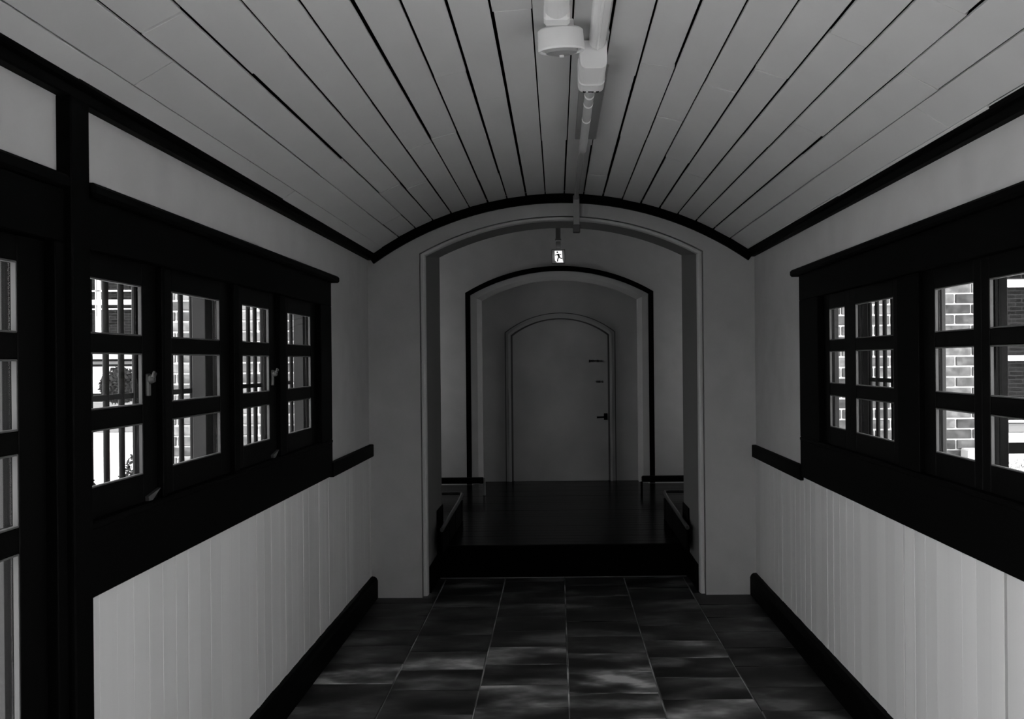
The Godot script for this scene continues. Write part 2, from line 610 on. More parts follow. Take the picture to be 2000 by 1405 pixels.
func build_ceiling() -> void:
	var c := root("ceiling")
	struct(c, "low barrel vault of narrow pale boards with dark open joints", "ceiling")
	# dark shell above the boards, closed to the sky
	var st := begin()
	var n := 32
	for k in n:
		var a0: float = lerp(-0.66, 0.66, float(k) / n)
		var a1: float = lerp(-0.66, 0.66, float(k + 1) / n)
		for rr in [[RV + 0.03, -1.0], [RV + 0.16, 1.0]]:
			var r: float = rr[0]
			var p := []
			for q in [[a0, -BACK], [a1, -BACK], [a1, -(DE + 0.02)], [a0, -(DE + 0.02)]]:
				p.append(Vector3(CX + r * sin(q[0]), CROWN - RV + r * cos(q[0]), q[1]))
			quad(st, p[0], p[1], p[2], p[3], Vector3(sin((a0 + a1) / 2), cos((a0 + a1) / 2), 0) * rr[1])
	for e in [-0.66, 0.66]:
		var i0 := Vector3(CX + (RV + 0.03) * sin(e), CROWN - RV + (RV + 0.03) * cos(e), -BACK)
		var i1 := Vector3(CX + (RV + 0.16) * sin(e), CROWN - RV + (RV + 0.16) * cos(e), -BACK)
		var back := Vector3(0, 0, -(DE + 0.02) + BACK)
		quad(st, i0, i1, i1 + back, i0 + back, Vector3(signf(e), -0.5, 0).normalized())
	obj("vault_shell", st, M.gap_shadow_board, c)
	var pitch := 0.1386
	for k in range(-11, 11):
		var mid := 0.03 + (k + 0.5) * pitch
		var d := BACK + rng.randf_range(0.0, 0.6)
		var start := true
		while d < DE:
			var d1 := d + rng.randf_range(1.1, 2.4)
			if start:
				d = BACK
				d1 = rng.randf_range(1.2, 2.9)
				start = false
			if DE - d1 < 0.5:
				d1 = DE
			var gap := [0.004, 0.009, 0.011, 0.012, 0.012, 0.014][rng.randi_range(0, 5)] as float
			if k >= 9 or k <= -10:
				gap = 0.003
			var shift := rng.randf_range(-0.0022, 0.0022)
			var w := snappedf(pitch - gap, 0.001)
			var l := snappedf(d1 - d - 0.001, 0.001)
			var o := put("ceiling_board", cached_box(Vector3(w, 0.016, l), 0.0012), M["ceiling_paint_%d" % rng.randi_range(0, 3)], c)
			var drop := rng.randf_range(-0.0022, 0.0022)
			if rng.randf() < 0.08:
				drop = -0.004
			var a := (mid + shift) / RV
			var r := RV + 0.008 + drop
			o.position = Vector3(CX + r * sin(a), CROWN - RV + r * cos(a), -(d + d1) / 2)
			o.rotation = Vector3(rng.randf_range(-0.0006, 0.0006), 0, -a + rng.randf_range(-0.006, 0.006))
			d = d1

func build_trims() -> void:
	var blk: Material = M.black_timber
	# cornice along both walls: a stepped black timber up to the boards
	for s in [-1, 1]:
		var base := WL if s < 0 else WR
		var yt := vault_y(s * base) + 0.03
		var yf := vault_y(s * (base - 0.05)) + 0.02
		var poly := PackedVector2Array()
		for q in [[0.0, 2.438], [-0.030, 2.438], [-0.034, 2.443], [-0.034, 2.468], [-0.046, 2.474], [-0.052, 2.482], [-0.052, yf], [0.0, yt]]:
			poly.append(Vector2(s * (base + q[0]), q[1]))
		var st := begin()
		extrude(st, poly, -BACK, -DE)
		var o := obj("trim_%d" % (1 if s < 0 else 2), st, blk)
		struct(o, "black timber cornice between boarded vault and white wall, " + ("above the glazed door" if s < 0 else "on the wall without a door"), "cornice")
	# black arched batten where the vault meets the end wall
	var out := PackedVector2Array()
	var inn := PackedVector2Array()
	for i in 33:
		var a: float = lerp(-0.612, 0.612, i / 32.0)
		out.append(Vector2(CX + (RV + 0.02) * sin(a), CROWN - RV + (RV + 0.02) * cos(a)))
		inn.append(Vector2(CX + (RV - 0.062) * sin(a), CROWN - RV + (RV - 0.062) * cos(a)))
	var sa := begin()
	extrude(sa, portal(out, inn), -(DE - 0.035), -(DE + 0.001))
	struct(obj("trim_3", sa, blk), "black curved batten where the vault meets the end wall", "trim")
	# chair rails on the short lengths between window and end wall
	for s in [-1, 1]:
		var d0 := 5.76 if s < 0 else 5.63
		var y0 := 1.022 if s < 0 else 0.993
		var st := begin()
		wbox(st, s, -0.032, 0.001, y0, y0 + 0.088, d0, DE - 0.001, 0.004)
		struct(obj("trim_%d" % (4 if s < 0 else 5), st, blk), "short black chair rail from the " + ("four-light window with latches" if s < 0 else "window opposite the latches") + " to the end wall", "chair rail")
	# skirtings
	for s in [-1, 1]:
		var st := begin()
		var base := WL if s < 0 else WR
		var poly := PackedVector2Array()
		for q in [[0.0, 0.0], [-0.052, 0.0], [-0.052, 0.125], [-0.045, 0.142], [-0.030, 0.155], [0.0, 0.158]]:
			poly.append(Vector2(s * (base + q[0]), q[1]))
		extrude(st, poly, -(2.60 if s < 0 else 1.6), -(DE + 0.0))
		var o := obj("baseboard_left" if s < 0 else "baseboard_right", st, blk)
		struct(o, "tall black baseboard under the white boards " + ("on the glazed door side" if s < 0 else "opposite the glazed door"), "baseboard")
		# skirting on the jambs of the arch: low before the step, high above it
		var jx := -0.953 if s < 0 else 1.025
		var js := begin()
		add_box(js, Vector3(jx, 0, -(DE + 0.13)), Vector3(jx - s * 0.012, 0.195, -(DS - 0.02)), 0.002)
		add_box(js, Vector3(jx, 0, -(DS - 0.02)), Vector3(jx - s * 0.012, 0.535, -7.95), 0.002)
		struct(obj("baseboard_jamb_left" if s < 0 else "baseboard_jamb_right", js, blk), "black stepped baseboard on the arch jamb beside the step, " + ("glazed door side" if s < 0 else "side opposite the glazed door"), "baseboard")
	# post beside the glazed door
	var sp := begin()
	wbox(sp, -1, -0.042, 0.10, 0.0, 2.44, 2.652, 2.755, 0.004)
	struct(obj("trim_6", sp, blk), "black timber post from floor to cornice between glazed door and window", "post")

# ---- one bar-and-pane sash
func sash(win: Node3D, s: int, z0: float, z1: float, a0: float, a1: float, latch: bool) -> void:
	# opening z0..z1, woodwork from a0 to a1
	var n := sub("sash", win)
	var m: Material = M.black_sash
	piece("stile", n, m, s, 0.010, 0.040, 1.245, 2.04, a0, z0, 0.002)
	piece("stile", n, m, s, 0.010, 0.040, 1.245, 2.04, z1, a1, 0.002)
	piece("rail", n, m, s, 0.010, 0.040, 1.960, 2.04, z0, z1, 0.002)
	piece("rail", n, m, s, 0.010, 0.040, 1.245, 1.338, z0, z1, 0.002)
	piece("muntin", n, m, s, 0.012, 0.038, 1.737, 1.795, z0, z1, 0.004)
	piece("muntin", n, m, s, 0.012, 0.038, 1.506, 1.568, z0, z1, 0.004)
	for y in [[1.338, 1.506], [1.568, 1.737], [1.795, 1.96]]:
		piece("pane", n, M.glass, s, 0.026, 0.030, y[0], y[1], z0, z1, 0)
		pane_edge(n, s, 0.011, 0.022, y[0], y[1], z0, z1)
	if latch:
		var st := begin()
		var p := W(s, 0.004, 1.64, z1 + 0.028)
		add_box(st, p + Vector3(-0.006, -0.045, -0.012), p + Vector3(0.006, 0.03, 0.012), 0.003)
		lathe(st, [Vector2(0.0, 0.0), Vector2(0.013, 0.0), Vector2(0.015, 0.008), Vector2(0.011, 0.018), Vector2(0.0, 0.02)], 14, Transform3D(Basis(Vector3(0, 0, 1), s * PI / 2), p + Vector3(-s * 0.004, 0.012, 0)))
		tube(st, [p + Vector3(-s * 0.018, 0.012, 0), p + Vector3(-s * 0.028, 0.03, 0.008), p + Vector3(-s * 0.030, 0.034, 0.022), p + Vector3(-s * 0.028, 0.018, 0.030)], 0.0055, 8)
		obj("latch", st, M.dull_brass, n).set_meta("label", "dull metal latch on the meeting stile")
		var wd := begin()
		var b := W(s, 0.006, 1.262, z1 + 0.06)
		extrude(wd, PackedVector2Array([Vector2(-0.05, 0.0), Vector2(0.05, 0.018), Vector2(-0.045, -0.03)]), -0.008, 0.008, Transform3D(Basis(Vector3(0, 0, -1), Vector3(0, 1, 0), Vector3(1, 0, 0)), b))
		obj("sash_stop", wd, M.dull_brass, n)

func pane_edge(n: Node3D, s: int, t0: float, t1: float, y0: float, y1: float, z0: float, z1: float) -> void:  # pale beads standing for the daylight on the pane edges
	var st := begin()
	wbox(st, s, t0, t1, y0, y1, z1 - 0.004, z1 + 0.001, 0.001)
	wbox(st, s, t0, t1, y0, y1, z0 - 0.001, z0 + 0.004, 0.001)
	wbox(st, s, t0, t1, y0 - 0.001, y0 + 0.004, z0, z1, 0.001)
	wbox(st, s, t0, t1, y1 - 0.004, y1 + 0.001, z0, z1, 0.001)
	obj("lit_edge_bead", st, M.lit_edge_grey, n)

func window_unit(no: int, s: int, openings: Array, a0: float, a1: float, grilles: Array, label: String) -> Node3D:
	# openings: [z0, z1, latch]; a0..a1 the black casing
	var w := root("window_%d" % no)
	struct(w, label, "window")
	var t: Material = M.black_timber
	var y0 := 1.03 if s < 0 else 1.015
	var dj := 0.08 if s < 0 else 0.07
	piece("head_casing", w, t, s, -0.022, dj, 2.035, 2.185, a0, a1, 0.003)
	piece("cap_moulding", w, t, s, -0.055, 0.02, 2.180, 2.220, a0, a1 + 0.085, 0.010)
	piece("apron", w, t, s, -0.022, 0.128, y0, 1.232, a0, a1, 0.003)
	piece("sill", w, t, s, -0.026, 0.128, 1.225, 1.247, a0, a1 - 0.004, 0.005)
	for i in openings.size():
		var o: Array = openings[i]
		var lo := maxf(a0, o[0] - 0.11)
		var hi := minf(a1, o[1] + 0.11)
		if i > 0:
			lo = maxf(lo, (o[0] + openings[i - 1][1]) / 2)
		if i < openings.size() - 1:
			hi = minf(hi, (o[1] + openings[i + 1][0]) / 2)
		sash(w, s, o[0], o[1], lo, hi, o[2])
		if i == 0 and lo > a0 + 0.001:
			piece("jamb_casing", w, t, s, -0.022, dj, 1.247, 2.035, a0, lo, 0.003)
		if i == openings.size() - 1 and hi < a1 - 0.001:
			piece("jamb_casing", w, t, s, -0.022, dj, 1.247, 2.035, hi, a1, 0.003)
		if s > 0 and i != 1 and i < 3:
			piece("meeting_stile", w, t, s, 0.041, 0.072, 1.247, 2.035, o[1], openings[i + 1][0], 0.002)
		if i < openings.size() - 1:
			var nx: float = openings[i + 1][0] - 0.11
			if nx > hi + 0.002:
				piece("mullion", w, t, s, -0.012, dj if nx - hi > 0.05 else 0.045, 1.247, 2.035, hi, nx, 0.003)
	# outer casing and iron bars of each unit
	var deep := 0.135 if s < 0 else 0.106
	for gr in grilles:
		var u0: float = gr[0]
		var u1: float = gr[1]
		var oc := begin()
		wbox(oc, s, dj, deep, 1.245, 2.05, u1, u1 + 0.09, 0.002)
		wbox(oc, s, dj, deep, 1.245, 2.05, u0 - 0.06, u0, 0.002)
		wbox(oc, s, dj, 0.150, 1.235, 1.262, u0 - 0.06, u1 + 0.09, 0.002)
		wbox(oc, s, dj, 0.135, 2.02, 2.06, u0 - 0.06, u1 + 0.09, 0.002)
		obj("outer_casing", oc, M.grey_casing, w).set_meta("label", "grey weathered casing outside the sashes")
		var bars: Array = gr[2]
		if bars.size():
			var gn := sub("grille", w)
			for b in bars:
				var st := begin()
				tube(st, [W(s, 0.165, 1.2, b), W(s, 0.165, 2.12, b)], 0.0105, 10)
				obj("bar", st, M.iron, gn)
			piece("tie_bar", gn, M.iron, s, 0.158, 0.172, 1.580, 1.600, u0 - 0.05, u1 + 0.06, 0.002)
			for y in [1.2, 2.11]:
				piece("end_bar", gn, M.iron, s, 0.128, 0.175, y, y + 0.012, u0 - 0.06, u1 + 0.07, 0.002)
	return w

func build_windows() -> void:
	window_unit(1, -1, [[2.74, 3.215, true], [3.461, 3.956, false], [4.239, 4.632, true], [4.949, 5.412, false]], 2.757, 5.78,
		[[2.80, 3.985, [2.938, 3.055, 3.171, 3.287, 3.403, 3.515, 3.627, 3.733, 3.838, 3.943, 4.064]], [4.25, 5.52, [4.453, 4.570, 4.687, 4.805, 4.912, 5.031, 5.145, 5.256, 5.368, 5.475, 5.582]]],
		"black four-light window with latches and iron bars beside the timber post")
	window_unit(2, 1, [[2.70, 3.238, false], [3.361, 3.707, false], [4.164, 4.693, false], [4.868, 5.143, false]], 2.56, 5.65,
		[[2.62, 3.84, []], [4.12, 5.30, [4.172, 4.283, 4.394, 4.505, 4.617, 4.730, 4.842, 4.953, 5.064, 5.175, 5.286]]],
		"black four-light window in the wall opposite the glazed door")
	# glazed door before the post
	glazed_door(1, -1, 1.45, 2.652, "black timber door glazed with small panes over a tall pane, beside the post")
	# unseen doors added out of view to let in more daylight from the sides
	added_doorway(3, -1, -0.55, 1.45, "unseen open doorway added for daylight, black frame behind the viewer, post side")
	glazed_door(4, 1, 1.2, 2.2, "unseen black glazed door added for daylight in the wall opposite the post")
	glazed_door(5, 1, 0.2, 1.2, "unseen black glazed door added for daylight in the wall opposite the post, second along")
	glazed_door(6, 1, -0.55, 0.2, "narrow unseen black glazed door added for daylight opposite the post, behind the viewer")

func added_doorway(no: int, s: int, d0: float, d1: float, label: String) -> void:
	var d := root("door_%d" % no)
	struct(d, label, "doorway")
	piece("head_casing", d, M.black_timber, s, -0.022, 0.128, 2.035, 2.185, d0, d1, 0.003)
	piece("frame_jamb", d, M.black_timber, s, -0.022, 0.128, 0.0, 2.035, d0, d0 + 0.05, 0.003)
	piece("frame_jamb", d, M.black_timber, s, -0.022, 0.128, 0.0, 2.035, d1 - 0.05, d1, 0.003)

func glazed_door(no: int, s: int, d0: float, d1: float, label: String) -> void:
	var d := root("door_%d" % no)
	struct(d, label, "door")
	var t: Material = M.black_timber
	piece("head_casing", d, t, s, -0.022, 0.128, 2.035, 2.18, d0, d1, 0.003)
	piece("cap_moulding", d, t, s, -0.040, 0.02, 2.180, 2.220, d0, d1, 0.008)
	piece("frame_jamb", d, t, s, -0.022, 0.128, 0.0, 2.035, d0, d0 + 0.05, 0.003)
	piece("frame_jamb", d, t, s, -0.022, 0.128, 0.0, 2.035, d1 - 0.052, d1, 0.003)
	var m: Material = M.black_sash
	var p0 := d0 + 0.17
	var p1 := d1 - 0.182
	piece("stile", d, m, s, 0.008, 0.052, 0.01, 2.035, d0 + 0.05, p0, 0.003)
	piece("stile", d, m, s, 0.008, 0.052, 0.01, 2.035, p1, d1 - 0.052, 0.003)
	for y in [[1.966, 2.035], [1.716, 1.785], [1.475, 1.535], [1.222, 1.290], [0.01, 0.26]]:
		piece("rail", d, m, s, 0.010, 0.050, y[0], y[1], p0, p1, 0.004)
	for y in [[1.785, 1.966], [1.535, 1.716], [1.290, 1.475], [0.26, 1.222]]:
		piece("pane", d, M.glass, s, 0.028, 0.032, y[0] + 0.001, y[1] - 0.001, p0 + 0.001, p1 - 0.001, 0)
		pane_edge(d, s, 0.010, 0.024, y[0], y[1], p0, p1)
	var oc := begin()
	wbox(oc, s, 0.056, 0.122, 0.0, 2.06, d1 - 0.162, d1 - 0.092, 0.002)
	wbox(oc, s, 0.056, 0.122, 0.0, 2.06, d0 + 0.05, d0 + 0.10, 0.002)
	obj("outer_casing", oc, M.grey_casing, d).set_meta("label", "grey weathered casing outside the door")
	piece("threshold", d, t, s, -0.02, 0.2, -0.05, 0.012, d0, d1, 0.003)

func build_hall() -> void:
	# back wall with a shallow arched recess
	var w := root("wall_back")
	struct(w, "white back wall of the hall with a shallow arched recess", "wall")
	var op := arch_outline(-1.010, 1.075, 0.1, 2.475, 2.752)
	var opi := arch_outline(-0.895, 0.962, 0.1, 2.425, 2.662)
	var st := begin()
	extrude(st, portal(PackedVector2Array([Vector2(-3.1, 0.1), Vector2(-3.1, 3.4), Vector2(3.3, 3.4), Vector2(3.3, 0.1)]), op), -DB, -(DB + 0.35))
	obj("wall_face", st, M.white_plaster, w)
	var lf := begin()
	loft(lf, op, -(DB + 0.004), arch_outline(-0.94, 1.007, 0.1, 2.445, 2.697), -(DB + 0.03), Vector2(CX, 1.4))
	loft(lf, arch_outline(-0.94, 1.007, 0.1, 2.445, 2.697), -(DB + 0.03), opi, -(DB + 0.09), Vector2(CX, 1.4))
	loft(lf, opi, -(DB + 0.09), opi, -(DB + 0.235), Vector2(CX, 1.4))
	obj("recess_reveal", lf, M.white_plaster, w)
	var pn := begin()
	extrude(pn, arch_outline(-1.05, 1.11, 0.1, 2.5, 2.8), -(DB + 0.232), -(DB + 0.36))
	obj("recess_panel", pn, M.door_paint, w)
	# black arched batten round the recess
	var tr := begin()
	extrude(tr, portal(arch_outline(-1.072, 1.138, FLOOR2, 2.508, 2.815), arch_outline(-1.014, 1.079, FLOOR2, 2.479, 2.757)), -(DB - 0.03), -(DB + 0.01))
	struct(obj("trim_7", tr, M.black_timber), "black arched batten framing the recess in the back wall", "trim")
	# door with its architrave in the recess
	var d := root("door_2", Vector3(0, 0, -(DB + 0.232)))
	struct(d, "pale arched door in the recess with a lever handle", "door")
	var ar := begin()
	extrude(ar, portal(arch_outline(-0.615, 0.690, FLOOR2, 2.040, 2.268), arch_outline(-0.585, 0.660, FLOOR2, 2.026, 2.240)), -0.005, 0.016)
	extrude(ar, portal(arch_outline(-0.583, 0.658, FLOOR2, 2.024, 2.238), arch_outline(-0.555, 0.630, FLOOR2, 2.011, 2.212)), -0.005, 0.030)
	obj("architrave", ar, M.door_paint, d)
	var sl := begin()
	extrude(sl, portal(arch_outline(-0.560, 0.635, FLOOR2, 2.012, 2.214), arch_outline(-0.52, 0.597, FLOOR2, 1.995, 2.188)), -0.003, 0.002)  # dark ring standing for the shade in the gap round the leaf
	extrude(sl, portal(arch_outline(-0.627, 0.702, FLOOR2, 2.045, 2.279), arch_outline(-0.61, 0.686, FLOOR2, 2.038, 2.265)), -0.003, 0.002)  # dark ring standing for shading along the outer edge of the architrave
	obj("door_shade_rings", sl, M.kerb_grey, d)
	var lv := begin()
	extrude(lv, arch_outline(-0.532, 0.607, FLOOR2 + 0.005, 2.000, 2.197), -0.004, 0.008)
	obj("door_leaf", lv, M.door_paint, d)
	var hd := begin()
	add_box(hd, Vector3(0.555, 0.985, 0.004), Vector3(0.600, 1.065, 0.016), 0.004)
	tube(hd, [Vector3(0.578, 1.022, 0.012), Vector3(0.578, 1.022, 0.055), Vector3(0.565, 1.022, 0.06), Vector3(0.47, 1.018, 0.06)], 0.011, 10)
	obj("lever_handle", hd, M.black_timber, d).set_meta("label", "black lever handle")
	for row in [[0.383, 0.560, 1.693, 9, 0.030], [0.468, 0.556, 1.442, 5, 0.026]]:
		var pl := begin()
		var k: int = row[3]
		var step: float = (row[1] - row[0]) / k
		for i in k:
			var x: float = row[0] + step * i
			var h: float = row[4] * [1.0, 0.7, 0.85, 0.65, 0.9][i % 5]
			add_box(pl, Vector3(x, row[2] - h / 2, 0.005), Vector3(x + step * 0.86, row[2] + h / 2, 0.008))
		obj("sign_lettering", pl, M.black_timber, d).set_meta("label", "small dark line of lettering on the door")
	# side walls of the hall with tall openings, its ceiling
	for s in [-1, 1]:
		var x0 := -3.1 if s < 0 else 3.3
		var x1 := -2.9 if s < 0 else 3.1
		var sw := begin()
		add_box(sw, Vector3(x0, 0, -7.95), Vector3(x1, 3.4, -9.0))
		add_box(sw, Vector3(x0, 0, -11.2), Vector3(x1, 3.4, -11.8))
		add_box(sw, Vector3(x0, 0, -9.0), Vector3(x1, 1.0, -11.2))
		add_box(sw, Vector3(x0, 2.45, -9.0), Vector3(x1, 3.4, -11.2))
		add_box(sw, Vector3(x0, 1.0, -9.0), Vector3(x1, 2.45, -10.5))
		struct(obj("wall_hall_left" if s < 0 else "wall_hall_right", sw, M.white_plaster), "white end wall of the hall with a window opening, " + ("glazed door side" if s < 0 else "opposite side"), "wall")
	var hc := begin()
	add_box(hc, Vector3(-3.1, 3.3, -7.5), Vector3(3.3, 3.5, -11.8))
	struct(obj("ceiling_hall", hc, M.white_plaster), "flat white ceiling of the hall hidden above the arch", "ceiling")

# ==================================================================== outside
func brick_wall(called: String, s: int, xa: float, xb: float, label: String) -> void:
	# the outside face of the end building: coursed brick at the same distance as the end wall
	var w := root(called)
	struct(w, label, "wall")
	var st := begin()
	add_box(st, Vector3(xa, -0.2, -(DE + 0.012)), Vector3(xb, 3.5, -7.95))
	obj("mortar_bed", st, M.mortar, w)
	var lo := minf(xa, xb)
	var hi := maxf(xa, xb)
	var rest := begin()
	var pitch := 0.0752
	for c in range(0, 47):
		var y0 := -0.2 + 0.034 + c * pitch
		var x: float = (2.874 if s > 0 else -2.63) + (0.0 if c % 2 == 0 else 0.117)
		while x > lo:
			x -= 0.235
		while x < hi:
			var x0 := maxf(x + 0.006, lo + 0.001)
			var x1 := minf(x + 0.229, hi - 0.001)
			if x1 - x0 > 0.02:
				var out := rng.randf_range(0.0, 0.004)
				var a := Vector3(x0, y0, -(DE - out))
				var b := Vector3(x1, y0 + 0.0625, -(DE + 0.04))
				var tone := rng.randi_range(0, 4)
				if y0 > 0.95 and y0 < 2.1:
					put("brick", cached_box(Vector3(snappedf(x1 - x0, 0.003), 0.0625, 0.044), 0.004), M["brick_%d" % tone], w, Vector3((a.x + b.x) / 2, (a.y + b.y) / 2, -(DE + 0.018 - out)))
				else:
					add_box(rest, a, b)
			x += 0.235
	obj("brickwork", rest, M.brick_2, w).set_meta("kind", "stuff")

func shrub(called: String, at: Vector3, r: Vector3, n: int, m: Material, label: String, leaf := 0.03, lift := 0.0) -> void:
	var o := root(called, at)
	tag(o, label, "tree" if lift > 0.0 else "shrub")
	var st := begin()
	var rr := RandomNumberGenerator.new()
	rr.seed = int(absf(at.x * 100) + absf(at.z * 10))
	for i in n:
		var v := Vector3(rr.randfn(), rr.randfn(), rr.randfn()).normalized() * pow(rr.randf(), 0.3)
		var p := Vector3(v.x * r.x, lift + r.y + v.y * r.y, v.z * r.z)
		var ax := Vector3(rr.randfn(), rr.randfn(), rr.randfn()).normalized()
		var up := ax.cross(Vector3(rr.randfn(), rr.randfn(), rr.randfn()).normalized()).normalized()
		var l := leaf * rr.randf_range(0.7, 1.4)
		var n1 := ax.cross(up).normalized()
		quad(st, p - up * l, p + ax * l * 0.45 + n1 * l * 0.1, p + up * l, p - ax * l * 0.45 + n1 * l * 0.1, n1)
	var f := obj("foliage", st, m, o)
	f.set_meta("kind", "stuff")
	var tw := begin()
	if lift > 0.0:
		tube(tw, [Vector3(0, -0.02, 0), Vector3(0.01, lift * 0.5, 0), Vector3(0, lift + 0.1, 0)], 0.02, 8)
	for i in 7:
		var a := TAU * i / 7.0
		tube(tw, [Vector3(0.02 * cos(a), lift, 0.02 * sin(a)), Vector3(r.x * 0.3 * cos(a), lift + r.y * 0.7, r.z * 0.3 * sin(a)), Vector3(r.x * 0.6 * cos(a), lift + r.y * 1.4, r.z * 0.6 * sin(a))], 0.008, 6)
	obj("stem", tw, M.twig, o)

func build_outside() -> void:
	var gr := begin()
	add_box(gr, Vector3(-60, -0.4, -60), Vector3(-WL - 0.13, -0.1, 20))
	add_box(gr, Vector3(WR + 0.13, -0.4, -60), Vector3(60, -0.1, 20))
	add_box(gr, Vector3(-WL - 0.13, -0.4, 1.9), Vector3(WR + 0.13, -0.1, 20))
	struct(obj("ground", gr, M.pale_ground), "pale paved ground outside the windows", "ground")
	brick_wall("wall_brick", -1, -2.93, -1.50, "sunlit brick outer wall with white mortar behind the barred panes")
	brick_wall("wall_brick_001", 1, 1.57, 3.12, "brick outer wall with white mortar seen through the unbarred panes")
	var ev := begin()
	add_box(ev, Vector3(1.57, 3.3, -(DE - 1.25)), Vector3(3.6, 3.45, -7.95), 0.01)  # unseen eave, added to keep sun and sky off the bricks
	struct(obj("shade_eave", ev, M.black_timber), "deep unseen eave added to shade the brick outer wall", "eave")
	var pl := begin()
	add_box(pl, Vector3(2.90, -0.12, -(DE - 0.15)), Vector3(3.12, 1.045, -(DE - 0.008)), 0.01)
	tag(obj("stone_block", pl, M.pale_stone), "white stone block at the foot of the brick corner", "stone block")
	# far building beyond the barred window
	var b := root("brick_building", Vector3(0, 0, -26))
	tag(b, "far dark brick building with white string courses and a bright ground storey", "building")
	var st := begin()
	add_box(st, Vector3(-19, 2.28, 0), Vector3(-7.0, 8.5, -5))
	obj("brick_storey", st, M.far_brick, b)
	var wn := begin()
	add_box(wn, Vector3(-19, 0.93, -0.4), Vector3(-7.0, 2.28, -5))
	obj("pale_storey", wn, M.far_render, b)
	var kb := begin()
	add_box(kb, Vector3(-19, -0.1, 0.1), Vector3(-7.0, 0.72, -5), 0.02)
	obj("plinth", kb, M.kerb_grey, b)
	var k2 := begin()
	add_box(k2, Vector3(-19, 0.72, 0.02), Vector3(-7.0, 0.93, -4.5), 0.01)
	obj("plinth_cap", k2, M.dark_hole, b)
	for y in [[3.31, 3.44, 0.08], [3.18, 3.21, 0.04], [3.66, 3.70, 0.05]]:
		var sc := begin()
		add_box(sc, Vector3(-19.02, y[0], y[2]), Vector3(-6.98, y[1], -0.1), 0.005)
		obj("string_course", sc, M.pale_stone, b)
	for y in [[1.80, 1.86], [1.66, 1.72]]:
		var sc := begin()
		add_box(sc, Vector3(-19.02, y[0], 0.02), Vector3(-6.98, y[1], -0.45), 0.005)
		obj("dark_rail", sc, M.dark_hole, b)
	var wf := begin()
	add_box(wf, Vector3(-12.31, 2.40, 0.05), Vector3(-12.17, 6.0, -0.05), 0.005)
	obj("white_panel", wf, M.far_render, b)
	var wm := begin()
	add_box(wm, Vector3(-12.275, 3.0, 0.07), Vector3(-12.25, 6.0, 0.0), 0.004)
	obj("glazing_bar", wm, M.kerb_grey, b)
	shrub("small_tree", Vector3(-9.45, -0.1, -21), Vector3(0.42, 0.40, 0.3), 1500, M.leaf, "small dark tree standing before the bright ground storey of the far building", 0.06, 0.95)
	shrub("shrub_001", Vector3(-2.68, -0.1, -6.35), Vector3(0.22, 0.65, 0.22), 3500, M.leaf, "dark clipped shrub at the foot of the sunlit brick wall", 0.025)
	shrub("shrub_002", Vector3(-2.74, -0.1, -5.35), Vector3(0.24, 0.67, 0.24), 3500, M.leaf, "dark clipped shrub standing clear of the sunlit brick wall", 0.025)
	# far building beyond the other window
	var c := root("brick_building_001", Vector3(0, 0, -18))
	tag(c, "far dark brick building with white bands and steps, seen through the unbarred panes", "building")
	var cb := begin()
	add_box(cb, Vector3(7.9, 0.5, 0), Vector3(14, 7.5, -4))
	obj("brick_storey", cb, M.far_brick, c)
	for y in [[2.98, 3.12], [1.62, 1.72], [3.34, 3.37], [3.44, 3.46]]:
		var sc := begin()
		add_box(sc, Vector3(7.88, y[0], 0.06), Vector3(14.02, y[1], -0.1), 0.005)
		obj("string_course", sc, M.pale_stone, c)
	var i := 0
	for y in [[0.48, 0.52, 0.05], [0.30, 0.46, 0.02], [0.22, 0.29, 0.1], [0.12, 0.21, 0.15]]:
		var sc := begin()
		add_box(sc, Vector3(7.88, y[0], y[2]), Vector3(14.02, y[1], -1.0), 0.005)
		obj("plinth_step", sc, M.kerb_grey if i == 1 else M.pale_stone, c)
		i += 1
	var dk := begin()
	add_box(dk, Vector3(7.9, -0.1, 0.0), Vector3(14, 0.12, -1.0))
	obj("dark_base", dk, M.dark_hole, c)
	shrub("shrub_003", Vector3(7.25, -0.1, -14.6), Vector3(0.55, 0.13, 0.4), 900, M.leaf_pale, "low pale ground plant on bright paving before the banded brick building", 0.03)

